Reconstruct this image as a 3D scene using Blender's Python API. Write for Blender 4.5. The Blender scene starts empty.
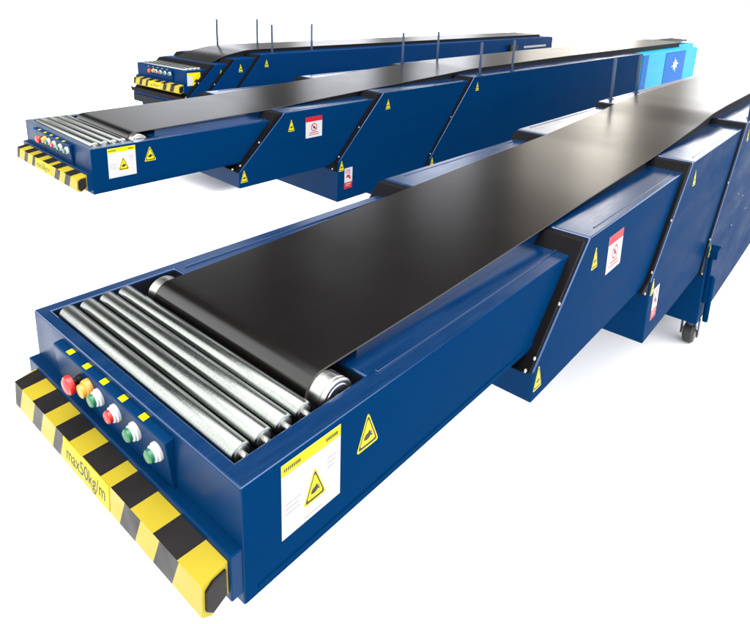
import bpy, bmesh, math, random
from mathutils import Vector, Matrix, Euler

random.seed(7)
scene = bpy.context.scene
COL = scene.collection
FZ = 1.33                     # height of the front section's top above the floor
W = 0.9                       # width of the front section

# ------------------------------------------------------------------ materials
MATS = {}
def new_mat(name):
    m = bpy.data.materials.new(name); m.use_nodes = True
    MATS[name] = m
    nt = m.node_tree
    b = nt.nodes['Principled BSDF']
    return m, nt, b

def simple(name, col, rough=0.5, metal=0.0, spec=0.5, var=0.0, scale=20, bump=0.0, bscale=200):
    m, nt, b = new_mat(name)
    N, L = nt.nodes, nt.links
    b.inputs['Base Color'].default_value = (*col, 1)
    b.inputs['Roughness'].default_value = rough
    b.inputs['Metallic'].default_value = metal
    b.inputs['Specular IOR Level'].default_value = spec
    tc = N.new('ShaderNodeTexCoord')
    if var:
        no = N.new('ShaderNodeTexNoise'); no.inputs['Scale'].default_value = scale; no.inputs['Detail'].default_value = 6
        L.new(tc.outputs['Object'], no.inputs['Vector'])
        mx = N.new('ShaderNodeMix'); mx.data_type = 'RGBA'
        mx.inputs[6].default_value = (*[c * (1 - var) for c in col], 1)
        mx.inputs[7].default_value = (*[min(1, c * (1 + var)) for c in col], 1)
        L.new(no.outputs['Fac'], mx.inputs[0]); L.new(mx.outputs[2], b.inputs['Base Color'])
        mr = N.new('ShaderNodeMapRange')
        mr.inputs['From Min'].default_value = .3; mr.inputs['From Max'].default_value = .7
        mr.inputs['To Min'].default_value = max(.05, rough - .08); mr.inputs['To Max'].default_value = min(1, rough + .08)
        L.new(no.outputs['Fac'], mr.inputs['Value']); L.new(mr.outputs['Result'], b.inputs['Roughness'])
    if bump:
        n2 = N.new('ShaderNodeTexNoise'); n2.inputs['Scale'].default_value = bscale; n2.inputs['Detail'].default_value = 3
        L.new(tc.outputs['Object'], n2.inputs['Vector'])
        bp = N.new('ShaderNodeBump'); bp.inputs['Strength'].default_value = bump; bp.inputs['Distance'].default_value = .001
        L.new(n2.outputs['Fac'], bp.inputs['Height']); L.new(bp.outputs['Normal'], b.inputs['Normal'])
    return m

def paint(name, col, spec=0.55, rough=0.2, streak=False):
    """powder-coated steel: slight orange peel, faint dust and rub marks"""
    m, nt, b = new_mat(name)
    N, L = nt.nodes, nt.links
    tc = N.new('ShaderNodeTexCoord')
    n1 = N.new('ShaderNodeTexNoise'); n1.inputs['Scale'].default_value = 3.5; n1.inputs['Detail'].default_value = 8; n1.inputs['Roughness'].default_value = .65
    mp = N.new('ShaderNodeMapping'); mp.inputs['Scale'].default_value = (.5, 2, 2)
    L.new(tc.outputs['Object'], mp.inputs['Vector']); L.new(mp.outputs['Vector'], n1.inputs['Vector'])
    mx = N.new('ShaderNodeMix'); mx.data_type = 'RGBA'
    mx.inputs[6].default_value = (*[c * .86 for c in col], 1)
    mx.inputs[7].default_value = (*[c * 1.14 for c in col], 1)
    L.new(n1.outputs['Fac'], mx.inputs[0])
    # sparse pale dust specks
    n3 = N.new('ShaderNodeTexNoise'); n3.inputs['Scale'].default_value = 90; n3.inputs['Detail'].default_value = 2
    L.new(tc.outputs['Object'], n3.inputs['Vector'])
    r3 = N.new('ShaderNodeMapRange'); r3.inputs['From Min'].default_value = .68; r3.inputs['From Max'].default_value = .80
    r3.inputs['To Max'].default_value = .05
    L.new(n3.outputs['Fac'], r3.inputs['Value'])
    m2 = N.new('ShaderNodeMix'); m2.data_type = 'RGBA'; m2.inputs[7].default_value = (.05, .10, .2, 1)
    L.new(r3.outputs['Result'], m2.inputs[0]); L.new(mx.outputs[2], m2.inputs[6])
    L.new(m2.outputs[2], b.inputs['Base Color'])
    mr = N.new('ShaderNodeMapRange'); mr.inputs['From Min'].default_value = .3; mr.inputs['From Max'].default_value = .7
    mr.inputs['To Min'].default_value = rough - .07; mr.inputs['To Max'].default_value = rough + .12
    L.new(n1.outputs['Fac'], mr.inputs['Value']); L.new(mr.outputs['Result'], b.inputs['Roughness'])
    if streak:      # long rub marks left by sliding goods
        ms = N.new('ShaderNodeMapping'); ms.inputs['Scale'].default_value = (1.2, 34, 34)
        L.new(tc.outputs['Object'], ms.inputs['Vector'])
        ns = N.new('ShaderNodeTexNoise'); ns.inputs['Scale'].default_value = 2.5; ns.inputs['Detail'].default_value = 5; ns.inputs['Roughness'].default_value = .7
        L.new(ms.outputs['Vector'], ns.inputs['Vector'])
        m4 = N.new('ShaderNodeMapRange'); m4.inputs['From Min'].default_value = .45; m4.inputs['From Max'].default_value = .72
        m4.inputs['To Min'].default_value = 0; m4.inputs['To Max'].default_value = .07
        L.new(ns.outputs['Fac'], m4.inputs['Value'])
        ad = N.new('ShaderNodeMath'); ad.operation = 'ADD'
        L.new(mr.outputs['Result'], ad.inputs[0]); L.new(m4.outputs['Result'], ad.inputs[1]); L.new(ad.outputs[0], b.inputs['Roughness'])
        L.new(ad.outputs[0], b.inputs['Coat Roughness'])
    b.inputs['Specular IOR Level'].default_value = spec
    b.inputs['Specular Tint'].default_value = (.05, .30, 1, 1) if col[2] < .3 else (1, 1, 1, 1)
    n2 = N.new('ShaderNodeTexNoise'); n2.inputs['Scale'].default_value = 160; n2.inputs['Detail'].default_value = 2
    L.new(tc.outputs['Object'], n2.inputs['Vector'])
    n4 = N.new('ShaderNodeTexNoise'); n4.inputs['Scale'].default_value = 5; n4.inputs['Detail'].default_value = 1
    L.new(tc.outputs['Object'], n4.inputs['Vector'])
    bp = N.new('ShaderNodeBump'); bp.inputs['Strength'].default_value = .12; bp.inputs['Distance'].default_value = .001
    L.new(n2.outputs['Fac'], bp.inputs['Height'])
    bp2 = N.new('ShaderNodeBump'); bp2.inputs['Strength'].default_value = .12; bp2.inputs['Distance'].default_value = .01
    L.new(n4.outputs['Fac'], bp2.inputs['Height']); L.new(bp.outputs['Normal'], bp2.inputs['Normal'])
    L.new(bp2.outputs['Normal'], b.inputs['Normal'])
    return m

paint('blue_side', (0.0003, 0.0170, 0.060), spec=.0015, rough=.30)
paint('blue_front', (0.0004, 0.0170, 0.058), spec=.08, rough=.34)
paint('blue_paint', (0.0002, 0.0160, 0.058), spec=.5, rough=.15, streak=True)
pb = MATS['blue_paint'].node_tree.nodes['Principled BSDF']      # waxed top coat on the rims and top plates
pb.inputs['Coat Weight'].default_value = .7; pb.inputs['Coat Roughness'].default_value = .10; pb.inputs['Coat IOR'].default_value = 1.6
paint('far_blue_paint', (0.0002, 0.0170, 0.066), spec=.03, rough=.4)
paint('cyan_paint', (0.008, 0.22, 0.32), spec=.1, rough=.5)
simple('panel_blue', (0.0, 0.075, 0.28), .5, spec=.05, var=.05)
simple('black_rubber', (.0035, .0035, .0045), .6, spec=.04, var=.3, scale=30)
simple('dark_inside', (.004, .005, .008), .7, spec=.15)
simple('belt_edge', (.055, .045, .038), .6)
def zinc_material():
    m, nt, b = new_mat('zinc'); N, L = nt.nodes, nt.links
    b.inputs['Metallic'].default_value = 1
    tc = N.new('ShaderNodeTexCoord'); mp = N.new('ShaderNodeMapping'); mp.inputs['Scale'].default_value = (160, 5, 160)
    L.new(tc.outputs['Object'], mp.inputs['Vector'])
    n = N.new('ShaderNodeTexNoise'); n.inputs['Scale'].default_value = 1; n.inputs['Detail'].default_value = 6; L.new(mp.outputs['Vector'], n.inputs['Vector'])
    n2 = N.new('ShaderNodeTexNoise'); n2.inputs['Scale'].default_value = 230; n2.inputs['Detail'].default_value = 3; L.new(tc.outputs['Object'], n2.inputs['Vector'])
    av = N.new('ShaderNodeMath'); av.operation = 'ADD'; L.new(n.outputs['Fac'], av.inputs[0]); L.new(n2.outputs['Fac'], av.inputs[1])
    mr = N.new('ShaderNodeMapRange'); mr.inputs['From Min'].default_value = .7; mr.inputs['From Max'].default_value = 1.3
    mr.inputs['To Min'].default_value = .19; mr.inputs['To Max'].default_value = .26; L.new(av.outputs[0], mr.inputs['Value']); L.new(mr.outputs['Result'], b.inputs['Roughness'])
    mx = N.new('ShaderNodeMix'); mx.data_type = 'RGBA'; mx.inputs[6].default_value = (.25, .27, .255, 1); mx.inputs[7].default_value = (.34, .36, .34, 1)
    m3 = N.new('ShaderNodeMapRange'); m3.inputs['From Min'].default_value = .75; m3.inputs['From Max'].default_value = 1.25; L.new(av.outputs[0], m3.inputs['Value'])
    L.new(m3.outputs['Result'], mx.inputs[0]); L.new(mx.outputs[2], b.inputs['Base Color'])
zinc_material()
simple('bright_steel', (.42, .42, .40), .30, metal=1, var=.12, scale=40)
simple('tape_yellow', (.265, .205, .009), .42, spec=.15, var=.10, scale=14)
simple('sign_yellow', (.40, .33, .0), .45, spec=.1, var=.04)
simple('tape_black', (.006, .005, .005), .42, spec=.12, var=.2, scale=14)
simple('label_white', (.32, .32, .33), .45, spec=.1)
simple('label_yellow', (.42, .36, .0), .45, spec=.1)
simple('label_red', (.26, .006, .014), .45, spec=.1)
simple('screw_steel', (.25, .25, .23), .4)
simple('label_ink', (.012, .011, .01), .5, spec=.2)
simple('label_grey', (.22, .22, .22), .5, spec=.2)
simple('red_plastic', (.34, .010, .009), .28, spec=.5)
simple('green_plastic', (.005, .10, .04), .3, spec=.5)
simple('orange_plastic', (.42, .20, .02), .35, spec=.5)
simple('post_paint', (.004, .018, .05), .4, spec=.4, var=.1)
simple('wheel_rubber', (.007, .007, .007), .6, var=.2)
simple('white_plastic', (.36, .37, .38), .3)

def belt_material():
    m, nt, b = new_mat('belt_pvc')
    N, L = nt.nodes, nt.links
    b.inputs['Base Color'].default_value = (.0034, .0028, .0026, 1)
    b.inputs['Specular IOR Level'].default_value = .5
    tc = N.new('ShaderNodeTexCoord')
    n = N.new('ShaderNodeTexNoise'); n.inputs['Scale'].default_value = 5; n.inputs['Detail'].default_value = 9; n.inputs['Roughness'].default_value = .7
    L.new(tc.outputs['Object'], n.inputs['Vector'])
    mr = N.new('ShaderNodeMapRange'); mr.inputs['From Min'].default_value = .3; mr.inputs['From Max'].default_value = .7
    mr.inputs['To Min'].default_value = .185; mr.inputs['To Max'].default_value = .215
    L.new(n.outputs['Fac'], mr.inputs['Value']); L.new(mr.outputs['Result'], b.inputs['Roughness'])
    # fine scuffs and specks in the sheet
    sp = N.new('ShaderNodeTexNoise'); sp.inputs['Scale'].default_value = 60; sp.inputs['Detail'].default_value = 4
    L.new(tc.outputs['Object'], sp.inputs['Vector'])
    r = N.new('ShaderNodeMapRange'); r.inputs['From Min'].default_value = .62; r.inputs['From Max'].default_value = .8; r.inputs['To Max'].default_value = .5
    L.new(sp.outputs['Fac'], r.inputs['Value'])
    mx = N.new('ShaderNodeMix'); mx.data_type = 'RGBA'
    mx.inputs[6].default_value = (.0034, .0028, .0026, 1); mx.inputs[7].default_value = (.0065, .0055, .005, 1)
    L.new(r.outputs['Result'], mx.inputs[0]); L.new(mx.outputs[2], b.inputs['Base Color'])
    fb = N.new('ShaderNodeTexNoise'); fb.inputs['Scale'].default_value = 700; fb.inputs['Detail'].default_value = 1
    L.new(tc.outputs['Object'], fb.inputs['Vector'])
    bp = N.new('ShaderNodeBump'); bp.inputs['Strength'].default_value = .10; bp.inputs['Distance'].default_value = .0005
    L.new(fb.outputs['Fac'], bp.inputs['Height'])
    n5 = N.new('ShaderNodeTexNoise'); n5.inputs['Scale'].default_value = 2.2; n5.inputs['Detail'].default_value = 1
    L.new(tc.outputs['Object'], n5.inputs['Vector'])
    b2 = N.new('ShaderNodeBump'); b2.inputs['Strength'].default_value = .02; b2.inputs['Distance'].default_value = .012
    L.new(n5.outputs['Fac'], b2.inputs['Height']); L.new(bp.outputs['Normal'], b2.inputs['Normal'])
    L.new(b2.outputs['Normal'], b.inputs['Normal'])
belt_material()

# ------------------------------------------------------------------ mesh tools
class MB:
    """collects polygons with material slots, builds one mesh object"""
    def __init__(s): s.v = []; s.f = []; s.mi = []; s.mats = []; s.smooth = []
    def slot(s, mat):
        if mat not in s.mats: s.mats.append(mat)
        return s.mats.index(mat)
    def add(s, verts, faces, mat, smooth=False):
        o = len(s.v); s.v += [tuple(v) for v in verts]
        k = s.slot(mat)
        for f in faces:
            s.f.append([i + o for i in f]); s.mi.append(k); s.smooth.append(smooth)
    def box(s, x0, x1, y0, y1, z0, z1, mat):
        v = [(x0,y0,z0),(x1,y0,z0),(x1,y1,z0),(x0,y1,z0),(x0,y0,z1),(x1,y0,z1),(x1,y1,z1),(x0,y1,z1)]
        s.add(v, [(0,3,2,1),(4,5,6,7),(0,1,5,4),(1,2,6,5),(2,3,7,6),(3,0,4,7)], mat)
    def prism(s, poly, y0, y1, mat, cap=None, upright=None):
        """poly: (x,z) list, extruded from y0 to y1"""
        n = len(poly); a = sum(poly[i][0]*poly[(i+1)%n][1]-poly[(i+1)%n][0]*poly[i][1] for i in range(n))
        if a < 0: poly = poly[::-1]
        v = [(x, y0, z) for x, z in poly] + [(x, y1, z) for x, z in poly]
        for i in range(n):
            m_ = upright if upright and abs(poly[i][0]-poly[(i+1)%n][0]) < 1e-6 else mat
            s.add(v, [(i, i+n, (i+1)%n+n, (i+1)%n)], m_)
        s.add(v, [tuple(range(n)), tuple(range(2*n-1, n-1, -1))], cap or mat)
    def lathe(s, prof, c, axis, mat, n=24, smooth=True):
        """prof: (r, h) list along axis"""
        ax = Vector(axis).normalized()
        up = Vector((0,0,1)) if abs(ax.z) < .9 else Vector((1,0,0))
        a = ax.cross(up).normalized(); b = ax.cross(a).normalized(); c = Vector(c)
        v = []; f = []
        for r, h in prof:
            for i in range(n):
                t = 2*math.pi*i/n
                v.append(c + ax*h + a*(r*math.cos(t)) + b*(r*math.sin(t)))
        for k in range(len(prof)-1):
            for i in range(n):
                j = (i+1) % n
                f.append((k*n+i, k*n+j, (k+1)*n+j, (k+1)*n+i))
        f.append(tuple(range(n-1, -1, -1))); f.append(tuple((len(prof)-1)*n+i for i in range(n)))
        s.add(v, f, mat, smooth)
    def build(s, name, parent=None, bevel=0, seg=2, loc=None):
        me = bpy.data.meshes.new(name); me.from_pydata([(x, y, z) for x, y, z in s.v], [], s.f)
        for m in s.mats: me.materials.append(MATS[m])
        for p, k, sm in zip(me.polygons, s.mi, s.smooth): p.material_index = k; p.use_smooth = sm
        bm = bmesh.new(); bm.from_mesh(me); bmesh.ops.remove_doubles(bm, verts=bm.verts, dist=2e-6); bmesh.ops.recalc_face_normals(bm, faces=bm.faces); bm.to_mesh(me); bm.free()
        me.update()
        o = bpy.data.objects.new(name, me); COL.objects.link(o)
        if parent: o.parent = parent
        if loc: o.location = loc
        if any(s.smooth):
            try: me.set_sharp_from_angle(angle=math.radians(35))
            except Exception: pass
        if bevel:
            b = o.modifiers.new('edge', 'BEVEL'); b.width = bevel; b.segments = seg; b.limit_method = 'ANGLE'; b.angle_limit = math.radians(25)
            b.harden_normals = False
        return o

def text_polys(txt, size, bold=0.0):
    """text turned into mesh triangles lying in local XY, centred"""
    cu = bpy.data.curves.new('lettering', 'FONT'); cu.body = txt; cu.size = size; cu.align_x = 'CENTER'; cu.align_y = 'CENTER'; cu.offset = bold
    ob = bpy.data.objects.new('lettering', cu); COL.objects.link(ob)
    dg = bpy.context.evaluated_depsgraph_get()
    me = bpy.data.meshes.new_from_object(ob.evaluated_get(dg))
    vs = [tuple(v.co) for v in me.vertices]; fs = [tuple(p.vertices) for p in me.polygons]
    bpy.data.objects.remove(ob); bpy.data.curves.remove(cu); bpy.data.meshes.remove(me)
    return vs, fs

# ---- flat stickers. Local 2-D coords (s along +x of the side plate, t up) -> side plate facing -y
def sticker(name, parent, x, y, z, layers, label=None, face='side', th=.0012):
    mb = MB()
    for k, (poly, mat) in enumerate(layers):
        d = th + k * .00004
        n = len(poly)
        a = sum(poly[i][0]*poly[(i+1)%n][1]-poly[(i+1)%n][0]*poly[i][1] for i in range(n))
        if a < 0: poly = poly[::-1]
        back = 0.0003 if k == 0 else th
        front = [(px, -d, pz) for px, pz in poly]; bk = [(px, -back, pz) for px, pz in poly]
        mb.add(front + bk, [tuple(range(n)), tuple(range(2*n-1, n-1, -1))] + [(i, i+n, (i+1)%n+n, (i+1)%n) for i in range(n)], mat)
    o = mb.build(name, parent, loc=(x, y, z))
    if face == 'front': o.rotation_euler = (0, 0, math.radians(-90))
    if label: o['label'] = label
    return o

def rect(x0, x1, z0, z1): return [(x0, z0), (x1, z0), (x1, z1), (x0, z1)]
def rtri(w, h, cx=0, cz=0, r=.12, cut=5):
    """rounded triangle, base at the bottom"""
    P = [Vector((-w/2, -h/2)), Vector((w/2, -h/2)), Vector((0, h/2))]
    out = []
    for i in range(3):
        p = P[i]; a = (P[i-1]-p)*r; b = (P[(i+1)%3]-p)*r
        for k in range(cut):
            t = k/(cut-1); q = (p+a)*(1-t)**2 + p*2*t*(1-t) + (p+b)*t*t
            out.append((q.x+cx, q.y+cz))
    return out
def hand(cx, cz, s):
    """black pinched-hand symbol: palm with fingers dipping between two rollers"""
    pts = [(-.9,-.55),(-.3,-.8),(.25,-.72),(.55,-.45),(1.0,-.55),(1.05,-.3),(.62,-.1),(.95,.05),(.9,.28),(.5,.2),(.55,.5),(.25,.72),(.0,.35),(-.35,.3),(-.75,-.05)]
    return [(cx+s*x, cz+s*z) for x, z in pts]
def disc(cx, cz, r, n=18): return [(cx+r*math.cos(2*math.pi*i/n), cz+r*math.sin(2*math.pi*i/n)) for i in range(n)]

def warning_layers(w, h, cx=0, cz=0):
    return [(rtri(w, h, cx, cz), 'label_yellow'), (rtri(w*.88, h*.88, cx, cz-h*.012), 'label_ink'),
            (rtri(w*.70, h*.70, cx, cz-h*.03), 'label_yellow'), (hand(cx, cz-h*.14, w*.21), 'label_ink')]

# ------------------------------------------------------------------ the conveyor
def flow_z(x, prof):
    for (x0, z0), (x1, z1) in zip(prof, prof[1:]):
        if x <= x1: return z0 + (z1-z0)*(x-x0)/(x1-x0)
    return prof[-1][1]

def conveyor(label, origin, rot, fr, L, prof, posts, opts):
    """fr: x of the top mouth corner of sections 2,3,4; L: end of the base section; prof: belt height profile"""
    root = bpy.data.objects.new('belt_conveyor', None); COL.objects.link(root)
    root.empty_display_size = .3
    Rm = Euler(rot).to_matrix()
    root.location = Vector((origin[0], origin[1], origin[2]+FZ)) - Rm @ Vector((0, 0, FZ))
    root.rotation_euler = rot
    root['label'] = label; root['category'] = 'conveyor'; root['group'] = 'telescopic belt conveyors'
    PB = opts.get('paint', 'blue_paint'); PS = 'blue_side' if PB == 'blue_paint' else PB; PF = 'blue_front' if PB == 'blue_paint' else PB
    def up(o): o.location.z += FZ; return o
    x2, x3, x4 = fr
    H1, H2, H3, H4 = .252, .4158, .7215, 1.12
    D = {2: (.3675, -.305, .0358, .048, H2, x2, x3), 3: (.486, -.40, .0620, .093, H3, x3, x4), 4: (.64, -.58, .080, .126, H4, x4, L)}

    # -- front section: box frame with an open well for rollers and pulley
    mb = MB()
    xs = [0, .030, .372, x2 + (.9 if x3-x2 > .8 else .15)]; ys = [0, .062, .862, W]; zt, zb = 0, -H1; zw = -.15
    for i in range(3):
        for j in range(3):
            z = zw if (i, j) == (1, 1) else zt
            q = [(xs[i], ys[j], z), (xs[i+1], ys[j], z), (xs[i+1], ys[j+1], z), (xs[i], ys[j+1], z)]
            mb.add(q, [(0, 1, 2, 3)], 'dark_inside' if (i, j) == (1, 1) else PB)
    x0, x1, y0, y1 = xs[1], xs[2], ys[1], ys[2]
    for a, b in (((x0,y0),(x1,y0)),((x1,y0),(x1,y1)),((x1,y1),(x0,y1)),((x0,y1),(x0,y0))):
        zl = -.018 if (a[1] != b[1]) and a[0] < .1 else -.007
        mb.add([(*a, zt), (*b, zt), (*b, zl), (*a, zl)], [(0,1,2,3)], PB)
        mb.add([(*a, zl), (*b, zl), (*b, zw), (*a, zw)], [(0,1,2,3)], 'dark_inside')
    for a, b, i in ((0,1,0),(1,2,0),(2,3,0)):
        mb.add([(xs[a],0,zt),(xs[b],0,zt),(xs[b],0,zb),(xs[a],0,zb)], [(0,1,2,3)], PS)
        mb.add([(xs[a],W,zt),(xs[b],W,zt),(xs[b],W,zb),(xs[a],W,zb)], [(0,1,2,3)], PS)
        mb.add([(0,ys[a],zt),(0,ys[b],zt),(0,ys[b],zb),(0,ys[a],zb)], [(0,1,2,3)], PF)
        mb.add([(xs[3],ys[a],zt),(xs[3],ys[b],zt),(xs[3],ys[b],zb),(xs[3],ys[a],zb)], [(0,1,2,3)], PB)
    mb.add([(0,0,zb),(xs[3],0,zb),(xs[3],W,zb),(0,W,zb)], [(0,1,2,3)], PB)
    bm = bmesh.new(); tmp = bpy.data.meshes.new('t'); tmp.from_pydata(mb.v, [], mb.f)
    # merge doubles so that the bevel runs along real edges
    for p, k in zip(tmp.polygons, mb.mi): p.material_index = k
    bm.from_mesh(tmp); bmesh.ops.remove_doubles(bm, verts=bm.verts, dist=1e-5)
    bmesh.ops.recalc_face_normals(bm, faces=bm.faces)
    me = bpy.data.meshes.new('front_section'); bm.to_mesh(me); bm.free(); bpy.data.meshes.remove(tmp)
    for m in mb.mats: me.materials.append(MATS[m])
    body = bpy.data.objects.new('front_section', me); COL.objects.link(body); body.parent = root; body.location.z = FZ
    bv = body.modifiers.new('edge', 'BEVEL'); bv.width = .0045; bv.segments = 3; bv.limit_method = 'ANGLE'; bv.angle_limit = math.radians(30)
    # folded seam strips along the top margin and a stiffening flange low on the side plate
    mb = MB()
    for ya, yb in ((.046, .056), (W-.056, W-.046)):
        mb = MB(); mb.box(.40, xs[3]-.02, ya, yb, -.004, .0045, PB); mb.build('seam', body, bevel=.0015)
    mb = MB(); mb.box(.03, x2-.30, -.003, .002, -H1+.012, -H1+.020, PS)
    s = mb.build('flange', body, bevel=.0015)

    # -- rollers
    for k in range(4):
        xc = .0545 + k*.0505
        zc = -.006
        mb = MB()
        r = .0228
        ya_r, yb_r = .0755, .8300
        mb.lathe([(r-.005, 0), (r-.001, .002), (r, .006), (r, yb_r-ya_r-.006), (r-.001, yb_r-ya_r-.002), (r-.005, yb_r-ya_r)], (xc, ya_r, zc), (0, 1, 0), 'zinc', n=40)
        ro = mb.build('roller', root, loc=(0, 0, FZ))
        for yy, dr in ((ya_r, -1), (yb_r, 1)):
            mb = MB()
            mb.lathe([(.0165, -.001), (.0165, .0015), (.012, .0022), (.0068, .0025), (.0068, .0150)], (xc, yy, zc), (0, dr, 0), 'bright_steel', n=20)
            mb.build('roller_axle', ro)
    # -- belt pulley with bevelled rims showing beside the belt
    mb = MB()
    R = .047; xc, zc = .298, -.0235
    mb.lathe([(.012, -.001), (.012, .002), (.034, .0025), (.036, .004), (R-.004, .004), (R, .007), (R, .013), (R-.0025, .0145), (R-.0025, .0165), (R, .018), (R, .054), (R-.004, .056), (R-.004, .684), (R, .687), (R, .728), (R-.004, .732), (.012, .734), (.012, .75)], (xc, .0665, zc), (0, 1, 0), 'bright_steel', n=48)
    mb.build('pulley', root, loc=(0, 0, FZ))
    # -- belt: closed strip wrapped around the pulley and running up over the sections
    t = .0045; yb0, yb1 = .120, opts.get('belt_left', .7524)
    Rb = R + .0002
    outer = []; 
    for i in range(19):
        a = math.radians(262 - i*(262-92)/18)
        outer.append((a,))
    path = []
    a0 = 258
    for i in range(25):
        a = math.radians(a0 - i*(a0-92)/24)
        path.append((xc + Rb*math.cos(a), zc + Rb*math.sin(a), math.cos(a), math.sin(a)))
    ztop = zc + Rb
    pr = [(xc, ztop)] + [(x, z - t) for x, z in prof if x > xc+.05]
    # resample with rounded changes of slope
    xsn = []; x = xc + .02
    while x < prof[-1][0]: xsn.append(x); x += .035 if x < 1.6 or prof[-1][0] < 0 else .08
    def sm(x):
        w = .05; return sum(flow_z(x + w*(k-3)/3, pr) for k in range(7))/7
    for x in xsn:
        zz = sm(x) if x > xc+.2 else flow_z(x, pr)
        path.append((x, zz, 0, 1))
    lowx = prof[-1][0]
    mb = MB()
    vo = [(px+nx*t, pz+nz*t) for px, pz, nx, nz in path]; vi = [(px, pz) for px, pz, nx, nz in path]
    n = len(path)
    v = []
    for (ox, oz), (ix, iz) in zip(vo, vi): v += [(ox, yb0, oz), (ox, yb1, oz), (ix, yb0, iz), (ix, yb1, iz)]
    top = [(4*i, 4*i+1, 4*i+5, 4*i+4) for i in range(n-1)]; bot = [(4*i+2, 4*i+6, 4*i+7, 4*i+3) for i in range(n-1)]
    e = [(4*i, 4*i+4, 4*i+6, 4*i+2) for i in range(n-1)] + [(4*i+1, 4*i+3, 4*i+7, 4*i+5) for i in range(n-1)]
    mb.add(v, top, 'belt_pvc', True); mb.add(v, bot, 'belt_pvc', True); mb.add(v, e, 'belt_edge')
    mb.add(v, [(0, 2, 3, 1), (4*(n-1), 4*(n-1)+1, 4*(n-1)+3, 4*(n-1)+2)], 'belt_edge')
    me_o = mb.build('belt', root, loc=(0, 0, FZ))
    bm = bmesh.new(); bm.from_mesh(me_o.data); bmesh.ops.remove_doubles(bm, verts=bm.verts, dist=1e-6); bm.to_mesh(me_o.data); bm.free()
    # -- slider bed under the belt
    mb = MB()
    xb = [x for x in xsn if x > .42]
    poly = [(x, sm(x) - .0012 if x > xc+.2 else flow_z(x, pr) - .0012) for x in xb]
    poly = [(xb[0], -.01)] + poly + [(xb[-1], -.2)]
    m_ = len(poly)
    pa = [p for p in poly[:-1] if p[0] < x2 - .02]
    if len(pa) > 3:
        pa.append((pa[-1][0], -.02))
        mb.prism(pa, yb0+.016, yb1-.016, PB)
        mb.build('slider_bed', root, loc=(0, 0, FZ))
    mb = MB()
    pb_ = [p for p in poly[1:] if p[0] >= x2 - .02]; pb_ = [(pb_[0][0], -.02)] + pb_
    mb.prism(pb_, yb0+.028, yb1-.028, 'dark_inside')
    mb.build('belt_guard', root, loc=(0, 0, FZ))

    # -- the nested outer sections
    prevz = 0
    prevs = 0
    for k in (2, 3, 4):
        dx, zl, s, sz, H, xf, xn = D[k]
        ub = xf - dx
        xe = L if k == 4 else xn + .06
        mb = MB()
        if k == 4:
            zend = opts.get('base_end', -H)
            poly = [(ub, -H), (ub, zl), (xf, sz), (xe, sz), (xe, -H)]
        else:
            poly = [(ub, -H), (ub, zl), (xf, sz), (xe, sz), (xe - D[k+1][0]*.5, -H)]
        mb.prism(poly, -s, W+s, PB, cap=PS, upright=PF)
        so = up(mb.build('outer_section' if k < 4 else 'base_section', root, bevel=.006, seg=3))
        # black wiper edge around the mouth, running down the slant to a gusset
        tb = .052
        sl = (xf-ub)/(sz-zl)
        g = (.085 if k == 2 else .10) if not opts.get('retracted') else .03
        zb_ = -({2: H1, 3: H2, 4: H3}[k]) - .004
        poly = [(xf-.004, sz-.004), (xf-tb, sz-.004), (ub-.018, zl-.004+.01), (ub-g, zb_), (ub-.0, zb_-.055), (ub+.0025, zl-.004)]
        mb = MB()
        mb.prism(poly, -s+.008, W+s-.008, 'black_rubber')
        eo = mb.build('edge_trim', so, bevel=.003)
        if opts.get('retracted'):
            mb = MB(); mb.box(ub-.012, ub-.001, -s+.02, W+s-.02, -H+.015, zl-.03, 'dark_inside')
            mb.build('shade_sheet', so, bevel=.002)  # dark sheet added so the section's lower front reads as shaded
        # pale screws
        for fx, fz in ((xf-.035, sz-.06), ((xf+ub)/2+.03*0-.022, (sz+zl)/2), (ub+.012, zl+.045), (ub-g*.55, zb_-.018)):
            mb = MB(); mb.lathe([(.0065, 0), (.0065, .003), (.0035, .005)], (fx, -s+.0085, fz), (0, -1, 0), 'screw_steel', n=10)
            mb.build('screw', eo)
        # rolled rim on the top plates and a slot-shaped rib
        mb = MB()
        xr = min(xn-.1, xf+2.2) if k < 4 else min(L-.2, xf+3)
        if xr > xf+.25:
            for ya, yb in ((-s+.030, -s+.036), (W+s-.036, W+s-.030)):
                mb = MB(); mb.box(xf+.10, xr, ya, yb, sz-.002, sz+.003, PB)
                mb.build('top_rib', so, bevel=.001)
        # warning triangles by the mouth
        if k == 3 and False: pass
        tw, th_ = .058, .088
        sticker('warning_triangle', so, xf+.060, -s, sz-.095, warning_layers(tw, th_))
        if not (opts.get('retracted') and k > 2):
            sticker('warning_triangle', so, ub+.036, -s, zl-.030, warning_layers(tw, th_))
        if k == 2 and not opts.get('retracted'):
            a = x2 + .19
            sticker('notice_label', so, a, -s, -.012,
                    [(rect(0, .155, -.152, .002), 'label_white'), (rect(0, .155, -.034, .0021), 'label_red'),
                     (disc(.078, -.078, .030), 'label_red'), (disc(.078, -.078, .023), 'label_white'),
                     ([(.058,-.066),(.064,-.060),(.098,-.090),(.092,-.096)], 'label_red'), (hand(.078, -.078, .013), 'label_ink'),
                     (rect(.04, .116, -.120, -.114), 'label_red'), (rect(.03, .126, -.134, -.129), 'label_red')])
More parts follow.
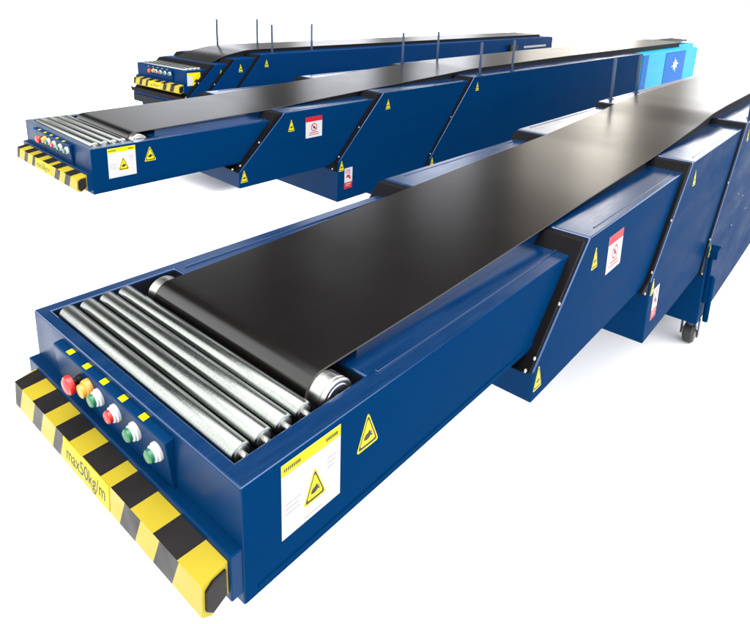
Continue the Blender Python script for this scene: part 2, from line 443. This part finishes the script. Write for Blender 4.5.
        if k == 3 and not opts.get('retracted'):
            a = ub + .07
            sticker('safety_label', so, a, -s, -.46,
                    [(rect(0, .085, -.17, 0), 'label_white'), (rect(0, .085, -.17, -.118), 'label_red'),
                     (disc(.028, -.028, .016), 'label_red'), (disc(.028, -.028, .010), 'label_white'),
                     (rect(.050, .056, -.055, -.012), 'label_ink'), ([(.02,-.06),(.05,-.055),(.07,-.09),(.06,-.10),(.04,-.075),(.02,-.085)], 'label_red'),
                     (rect(.012, .072, -.134, -.129), 'label_white'), (rect(.012, .062, -.148, -.144), 'label_white')])
        prevz, prevs = sz, s
        if k == 4: base = so; s4 = s; ub4 = ub

    # -- warning labels on the front section's side
    if not opts.get('retracted'):
        lay = [(rect(0, .152, -.168, 0), 'label_white'), (rect(0, .152, -.026, .0001), 'label_yellow')]
        for q in range(9): lay.append((rect(.006+q*.0046, .009+q*.0046, -.018, -.010), 'label_ink'))
        for q in range(6): lay.append((rect(.112+q*.0055, .1155+q*.0055, -.018, -.010), 'label_ink'))
        for r_, (a, b) in enumerate(((.008, .046), (.008, .040), (.008, .044))):
            lay.append((rect(a, b, -.094-r_*.011, -.0925-r_*.011), 'label_grey'))
        for r_ in range(3): lay.append((rect(.116, .142-r_*.004, -.060-r_*.011, -.0585-r_*.011), 'label_grey'))
        lay.append((rect(.055, .10, -.158, -.1568), 'label_grey'))
        lay += warning_layers(.060, .078, .082, -.094)
        sticker('warning_label', body, .085, 0, -.011, lay, 'white safety label with yellow header')
        sticker('warning_triangle', body, .320, 0, -.076, warning_layers(.070, .088))
    else:
        lay = [(rect(0, .15, -.13, 0), 'label_white'), (rect(0, .15, -.03, .0001), 'label_yellow'), (rect(.06, .152, -.13, -.03), 'label_yellow')]
        lay += [(hand(.1, -.08, .026), 'label_ink')]
        sticker('warning_label', body, .012, 0, -.022, lay, 'small worn yellow and white safety label')

    # -- control box with buttons on the front face
    bm_ = MB()
    ya, yb = .218, .735
    poly = [(0.004, -.015), (-.018, -.018), (-.019, -.024), (-.011, -.104), (-.003, -.150), (.004, -.154)]
    bm_.prism(poly, ya, yb, PF)
    box = up(bm_.build('control_box', root, bevel=.003))
    slope = math.atan2(.008, .080)
    nrm = Vector((-math.cos(slope), 0, -math.sin(slope)))      # outward normal of the slanted panel
    def on(y, t):    # t 0..1 down the panel
        return Vector((-.019 + .008*t, y, -.024 - .080*t))
    ysb = [.665, .590, .505, .418, .330] if True else []
    ysb = [.592, .498, .420, .337, .251]
    b = MB(); c = on(ysb[0], .36)
    b.lathe([(.0125, 0), (.0125, .010), (.010, .012), (.010, .020)], c, nrm, 'tape_black')
    e_ = b.build('emergency_button', box, loc=(0, 0, 0))
    b = MB(); b.lathe([(.012, .018), (.0215, .020), (.0235, .026), (.0225, .032), (.016, .037), (.004, .039)], c, nrm, 'red_plastic')
    b.build('mushroom_cap', e_)
    # yellow collar plate behind the stop button
    b = MB(); c = on(ysb[0]-.047, .33)
    b.lathe([(.0215, 0), (.0215, .010), (.019, .014), (.0165, .0145), (.0165, .022), (.013, .024)], c, nrm, 'orange_plastic')
    b.build('key_switch', box)
    for y, mat in zip(ysb[1:], ('green_plastic', 'red_plastic', 'green_plastic', 'green_plastic')):
        c = on(y, .36)
        b = MB(); b.lathe([(.0205, 0), (.0205, .006), (.018, .008), (.018, .012), (.015, .014)], c, nrm, 'white_plastic')
        o_ = b.build('push_button', box)
        b = MB(); b.lathe([(.0145, .013), (.0145, .021), (.0115, .024)], c, nrm, mat)
        b.build('button_cap', o_)
    for q in (.660, .575, .490, .405, .318):
        b = MB(); cx, cy, hx, hy = -.0075, q, .0070, .0105
        P = [(cx-hx, cy-hy), (cx+hx, cy-hy), (cx+hx, cy+hy), (cx-hx, cy+hy)]
        v = [(x, y, -.0150 + (x-.004)*(.003/.022) + .0008) for x, y in P] + [(x, y, -.0150 + (x-.004)*(.003/.022) - .0008) for x, y in P]
        b.add(v, [(0,1,2,3),(7,6,5,4),(0,4,5,1),(1,5,6,2),(2,6,7,3),(3,7,4,0)], 'label_yellow')
        b.build('button_label', box)

    # -- bumper: blue backing flange and hazard-striped wedge
    b = MB(); b.box(-.024, .003,   .004, .900, -.228, -.128, PF)
    b.build('bumper_flange', root, bevel=.003, loc=(0, 0, FZ))
    b = MB()
    y0, y1 = .012, .852
    P = {'a': (-.0245, -.140), 'b': (-.075, -.152), 'c': (-.078, -.216), 'd': (-.060, -.228), 'e': (-.0245, -.210)}
    order = ['a', 'b', 'c', 'd', 'e']
    # top face a-b, stripes: boundaries run obliquely. front face b-c, mirrored slant
    def strip(p, q, cuts, slant, mat0):
        n = len(cuts)
        mats = ['tape_yellow', 'tape_black']
        for i in range(n-1):
            ya_, yb_ = cuts[i], cuts[i+1]
            A = [max(y0, min(y1, ya_)), max(y0, min(y1, yb_)), max(y0, min(y1, yb_+slant)), max(y0, min(y1, ya_+slant))]
            v = [(p[0], A[0], p[1]), (p[0], A[1], p[1]), (q[0], A[2], q[1]), (q[0], A[3], q[1])]
            b.add(v, [(0, 1, 2, 3)], mats[(i + mat0) % 2])
    cut = [y0-.2, .075, .150, .232, .300, .385, .452, .535, .600, .690, .755, .840, .905, 1.3]
    cut = [-.3, .078, .162, .246, .326, .370, .454, .520, .592, .654, .726, .790, .846, 1.4]
    strip(P['a'], P['b'], cut, .012, 0)
    cf = [-.3, .140-.0, .205, .270, .335, .66, .715, .77, .835, .9, .94, 1.4]
    cf = [-.3, .084, .150, .218, .280, .560, .602, .672, .722, .80, .845, 1.4]
    rows = 1
    for q in range(rows):
        f0, f1 = q/rows, (q+1)/rows
        pp = tuple(P['b'][i] + (P['c'][i]-P['b'][i])*f0 for i in (0, 1)); qq = tuple(P['b'][i] + (P['c'][i]-P['b'][i])*f1 for i in (0, 1))
        off = .020*f0
        strip(pp, qq, [cf[0]] + [c + off for c in cf[1:-1]] + [cf[-1]], .024, 0)
    strip(P['c'], P['d'], [-.3, 1.4], 0, 0); strip(P['d'], P['e'], [-.3, 1.4], 0, 1)
    ring = [P[o] for o in order]
    b.add([(x, y0, z) for x, z in ring], [(0,1,2,3,4)], 'tape_yellow'); b.add([(x, y1, z) for x, z in ring], [(0,1,2,3,4)], 'tape_yellow')
    b.add([(P['a'][0], y0, P['a'][1]), (P['e'][0], y0, P['e'][1]), (P['e'][0], y1, P['e'][1]), (P['a'][0], y1, P['a'][1])], [(0,1,2,3)], 'tape_black')
    bo = b.build('bumper', root, loc=(0, 0, FZ))
    bm = bmesh.new(); bm.from_mesh(bo.data); bmesh.ops.recalc_face_normals(bm, faces=bm.faces); bm.to_mesh(bo.data); bm.free()
    # black folded end piece
    b = MB()
    b.prism([(-.030, -.150), (-.056, -.153), (-.070, -.164), (-.071, -.206), (-.058, -.220), (-.030, -.205)], y0-.0055, y0+.004, 'tape_black')
    b.build('end_cap', bo, bevel=.002)
    # capacity sign on the front of the bumper
    b = MB()
    fy0, fy1 = .345, .562
    nx = Vector((-.063, 0, .002)).normalized()
    def fp(y, s_, d):   # s_ 0 top..1 bottom on face b-c
        return (P['b'][0] + (P['c'][0]-P['b'][0])*s_ - d, y, P['b'][1] + (P['c'][1]-P['b'][1])*s_)
    v = [fp(fy0, .02, .0012), fp(fy1, .02, .0012), fp(fy1, .98, .0012), fp(fy0, .98, .0012)]
    vb = [fp(fy0, .02, .0002), fp(fy1, .02, .0002), fp(fy1, .98, .0002), fp(fy0, .98, .0002)]
    b.add(v + vb, [(0,1,2,3),(7,6,5,4),(0,4,5,1),(1,5,6,2),(2,6,7,3),(3,7,4,0)], 'sign_yellow')
    vs, fs = text_polys('max50kg/m', .047)
    vv = [fp((fy0+fy1)/2 - x*.86, .52 - y/.063, .0018) for x, y, z in vs]
    b.add(vv, fs, 'label_ink')
    b.build('capacity_sign', bo)

    # -- guide posts on both sides of the base
    for px in posts:
        for py in (-s4-.002, W+s4+.002):
            side = 1 if py < 0 else -1
            b = MB()
            b.lathe([(.013, 0), (.013, .320), (.010, .325)], (px, py+side*.030, .1265), (0, 0, 1), 'post_paint', n=14)
            po = b.build('guide_post', root, loc=(0, 0, FZ))
            b = MB(); b.box(px-.026, px+.026, py+side*.030-.02, py+side*.030+.02, .1265, .1325, 'post_paint')
            b.build('foot_plate', po, bevel=.002)
    # -- swivel feet with wheels below the base
    for cx in (ub4+opts.get('foot', .15), min(L-.6, ub4+3.9)):
        for cy in (-.02, W+.02):
            b = MB()
            b.box(cx-.05, cx+.05, cy-.05, cy+.05, -1.15, -1.116, 'post_paint')
            b.lathe([(.03, -.10), (.03, 0)], (cx, cy, -1.13), (0, 0, 1), 'post_paint', n=16)
            co = b.build('caster', root, bevel=.003, loc=(0, 0, FZ))
            b = MB()
            b.lathe([(.020, -.034), (.058, -.032), (.070, -.020), (.070, .020), (.058, .032), (.020, .034)], (cx, cy, -1.26), (0, 1, 0), 'wheel_rubber', n=28)
            b.lathe([(.012, -.046), (.030, -.042), (.030, .042), (.012, .046)], (cx, cy, -1.26), (0, 1, 0), 'label_grey', n=16)
            b.build('wheel', co)
            for q in (-1, 1):
                b = MB(); b.box(cx-.022, cx+.022, cy+q*.052-.004, cy+q*.052+.004, -1.275, -1.15, 'post_paint')
                b.build('fork', co, bevel=.002)
    return root, base, s4, ub4

prof1 = [(.298, 0.028), (.7, .036), (1.4, .060), (1.75, .073), (2.6, .098), (3.45, .142), (3.85, .176), (4.3, .186), (6, .200), (9.6, .212)]
c1 = conveyor('largest, nearest blue telescopic conveyor with wide black belt and four big steel rollers',
              (0, 0, 0), (0, 0, 0), (1.4252, 2.6781, 3.9876), 9.2, prof1, (4.18, 4.78), {})
prof2 = [(.298, 0.028), (1.2, .048), (2.3, .100), (3.3, .143), (3.75, .166), (6, .185), (11.2, .195)]
c2 = conveyor('middle blue telescopic conveyor, extended behind the nearest one, turning cyan at its far end',
              (.8281, 2.4826, -.0132), (.0237, -.0061, -.0084), (1.2548, 2.2342, 3.5255), 8.35, prof2, (3.65, 4.28), {'foot': 4.4, 'belt_left': .785})
prof3 = [(.298, 0.028), (.34, .078), (.55, .118), (.82, .162), (1.0, .168), (8.5, .168)]
c3 = conveyor('farthest blue conveyor with its sections pushed together, standing at the upper left behind the others',
              (2.7144, 4.7267, .0429), (.0044, -.0031, .0369), (.325, .5531, .8897), 8.66, prof3, (1.055, 1.66), {'retracted': True, 'tight': True, 'foot': 2.6, 'paint': 'far_blue_paint'})

# side jack and cable bolts on the nearest conveyor's base
root, base, s4, ub = c1
b = MB()
b.box(ub+.05, ub+.13, -s4-.022, -s4-.0005, -.98, -.66, 'blue_side')
b.lathe([(.016, 0), (.018, .02), (.018, .30), (.012, .32)], (ub+.09, -s4-.030, -1.12), (0, 0, 1), 'blue_side', n=18)
b.box(ub+.04, ub+.15, -s4-.046, -s4-.0005, -.67, -.61, 'blue_side')
j = b.build('jack', root, bevel=.004, loc=(0, 0, FZ))
for x, z in ((.42, -.40), (.36, -.62), (.62, -.46), (.86, -.62)):
    b = MB(); b.lathe([(.005, 0), (.005, .003), (.003, .004)], (ub+x+.3, -s4, z), (0, -1, 0), 'screw_steel', n=10)
    b.build('screw', base)

# far end of the middle conveyor: cyan housing with a blue emblem panel
root, base, s4, ub = c2
b = MB(); b.box(8.352, 11.6, -s4-.01, W+s4, -1.02, .105, 'cyan_paint')
h = b.build('end_housing', root, bevel=.01, loc=(0, 0, FZ)); h['label'] = 'bright cyan end housing'
b = MB(); b.box(8.36, 8.62, -s4-.016, -s4-.011, -1.0, .09, 'panel_blue'); b.build('blue_panel', h)
b = MB(); b.box(9.55, 10.75, -s4-.016, -s4-.011, -.75, .08, 'panel_blue')
pn = b.build('emblem_panel', h); 
star = []
for i in range(16):
    a = math.pi/8*i + .2; r = (.15, .05, .11, .05)[i % 4]
    star.append((10.15 + r*1.6*math.cos(a), -.16 + r*math.sin(a)))
b = MB(); b.prism(star, -s4-.019, -s4-.0165, 'white_plastic'); b.prism(rect(9.85, 10.5, -.56, -.50), -s4-.019, -s4-.0165, 'white_plastic')
b.prism(rect(10.2, 10.5, -.70, -.561), -s4-.019, -s4-.0165, 'white_plastic')
em = b.build('emblem', pn)
b = MB(); b.box(11.62, 13.6, .5, W+s4+.1, -.9, .06, 'cyan_paint'); b.build('motor_housing', root, bevel=.01, loc=(0, 0, FZ))
b = MB(); b.box(11.2, 13.2, .55, W+.02, .11, .15, 'tape_black'); b.build('cable_cover', root, bevel=.004, loc=(0, 0, FZ))
# far end of the farthest conveyor: electrical box on the side
root, base, s4, ub = c3
b = MB(); b.box(6.65, 6.95, -s4-.06, -s4-.001, -.16, .03, 'tape_black'); b.build('junction_box', root, bevel=.006, loc=(0, 0, FZ))
b = MB(); b.box(7.3, 8.3, -s4-.02, -s4-.001, -.06, -.02, 'label_grey'); b.build('cable_duct', root, bevel=.003, loc=(0, 0, FZ))

# ------------------------------------------------------------------ setting: white floor sheet
me = bpy.data.meshes.new('floor')
S = 600
me.from_pydata([(-S, -S, 0), (S, -S, 0), (S, S, 0), (-S, S, 0)], [], [(0, 1, 2, 3)])
fl = bpy.data.objects.new('floor', me); COL.objects.link(fl); fl['kind'] = 'structure'
m = simple('white_floor', (.93, .93, .93), .9, spec=.1)
me.materials.append(m)

# ------------------------------------------------------------------ light
w = bpy.data.worlds.new('World'); scene.world = w; w.use_nodes = True
nt = w.node_tree; N, L = nt.nodes, nt.links
bg = N['Background']
tc = N.new('ShaderNodeTexCoord'); sx = N.new('ShaderNodeSeparateXYZ'); L.new(tc.outputs['Generated'], sx.inputs[0])
def mth(op, a, b=None, c=None):
    n = N.new('ShaderNodeMath'); n.operation = op
    for i, q in enumerate((a, b, c)):
        if q is None: continue
        if isinstance(q, (int, float)): n.inputs[i].default_value = q
        else: L.new(q, n.inputs[i])
    return n.outputs[0]
az = mth('MULTIPLY', mth('ARCTAN2', sx.outputs['Y'], sx.outputs['X']), 180/math.pi)
el = mth('MULTIPLY', mth('ARCSINE', sx.outputs['Z']), 180/math.pi)
def ramp(src, lo, hi, stops, interp='LINEAR'):
    mr = N.new('ShaderNodeMapRange'); mr.inputs['From Min'].default_value = lo; mr.inputs['From Max'].default_value = hi
    L.new(src, mr.inputs['Value'])
    r = N.new('ShaderNodeValToRGB'); r.color_ramp.interpolation = interp
    e = r.color_ramp.elements
    e.remove(e[1]); e[0].position = (stops[0][0]-lo)/(hi-lo)
    for i, (p, v) in enumerate(stops):
        q = e[0] if i == 0 else e.new((p-lo)/(hi-lo))
        q.color = (*v, 1) if isinstance(v, tuple) else (v, v, v, 1)
    L.new(mr.outputs['Result'], r.inputs['Fac'])
    return r.outputs['Color']
WS = 3.0
# window wall of the hall, seen only in reflections: bright bays between dark columns (values are /WS)
def warm(v): return (v*1.06, v*.99, v*.88)
def cool(v): return (v*.97, v*.99, v*1.05)
bays = ramp(az, -30, 100, [(-30, .5), (-6, 1.5), (12, 1.5), (14.2, warm(.26)), (17.8, warm(.30)), (19.2, warm(2.1)), (21.5, warm(1.9)), (23.5, warm(.95)), (27.4, warm(.72)), (29.2, .12), (31.8, .14), (33.8, cool(.95)), (38.2, cool(.80)),
                          (39.6, .10), (41.8, .10), (43.6, cool(.95)), (48.8, cool(.85)), (50.4, .06), (53.6, .06), (55.5, cool(.85)), (62, cool(.75)), (68, .40), (80, .20), (100, .2)])
fade = ramp(el, -5, 90, [(-5, .8), (8, .8), (15, .62), (19, .48), (23, .20), (27, .06), (33, .018), (90, .018)])
m1 = N.new('ShaderNodeMix'); m1.data_type = 'RGBA'; m1.blend_type = 'MULTIPLY'; m1.inputs[0].default_value = 1
L.new(bays, m1.inputs[6]); L.new(fade, m1.inputs[7])
# overhead glow added to keep the floor white
top_glow = ramp(el, 0, 90, [(0, 0.0), (54, 0.0), (64, 1.35), (90, 1.3)])
m2 = N.new('ShaderNodeMix'); m2.data_type = 'RGBA'; m2.blend_type = 'ADD'; m2.inputs[0].default_value = 1
L.new(m1.outputs[2], m2.inputs[6]); L.new(top_glow, m2.inputs[7])
# side glow added behind and right of the camera to soften floor shadows
side = ramp(az, -180, 180, [(-180, .8), (-150, 1.1), (-32, 1.1), (-14, 0.0), (96, 0.0), (115, 1.0), (180, 1.0)])
m5 = N.new('ShaderNodeMix'); m5.data_type = 'RGBA'; m5.blend_type = 'ADD'; m5.inputs[0].default_value = 1
L.new(m2.outputs[2], m5.inputs[6]); L.new(side, m5.inputs[7]); m2 = m5
# white backdrop band added low at the horizon behind everything
low = ramp(el, -5, 15, [(-5, 1.0), (3.0, 1.0), (5.5, 0.0), (15, 0.0)])
m3 = N.new('ShaderNodeMix'); m3.data_type = 'RGBA'
L.new(low, m3.inputs[0]); L.new(m2.outputs[2], m3.inputs[6]); m3.inputs[7].default_value = (.4, .4, .4, 1)
L.new(m3.outputs[2], bg.inputs['Color'])
bg.inputs['Strength'].default_value = WS

def area(name, loc, size, power, rot=(0, 0, 0), col=(1, 1, 1)):
    l = bpy.data.lights.new(name, 'AREA'); l.shape = 'RECTANGLE'; l.size, l.size_y = size; l.energy = power; l.color = col
    o = bpy.data.objects.new(name, l); COL.objects.link(o); o.location = loc; o.rotation_euler = rot
    return o
area('overhead_fill', (2.5, 1.5, 8.0), (7, 7), 500)  # unseen fill light added overhead to help whiten the floor

# ------------------------------------------------------------------ camera
cam = bpy.data.cameras.new('Camera'); co = bpy.data.objects.new('Camera', cam); COL.objects.link(co)
co.location = (-.5025, -.7427, .8341 + FZ)
co.rotation_euler = (1.3347, -.044, -.904)
cam.sensor_fit = 'HORIZONTAL'; cam.sensor_width = 36; cam.lens = 36*593.125/750
cam.shift_x = -45.645/750; cam.shift_y = -169.287/750
cam.clip_start = .01; cam.clip_end = 3000
scene.camera = co
scene.view_settings.view_transform = 'Standard'; scene.view_settings.look = 'None'
scene.view_settings.exposure = 0; scene.view_settings.gamma = 1; scene.view_settings.use_curve_mapping = False
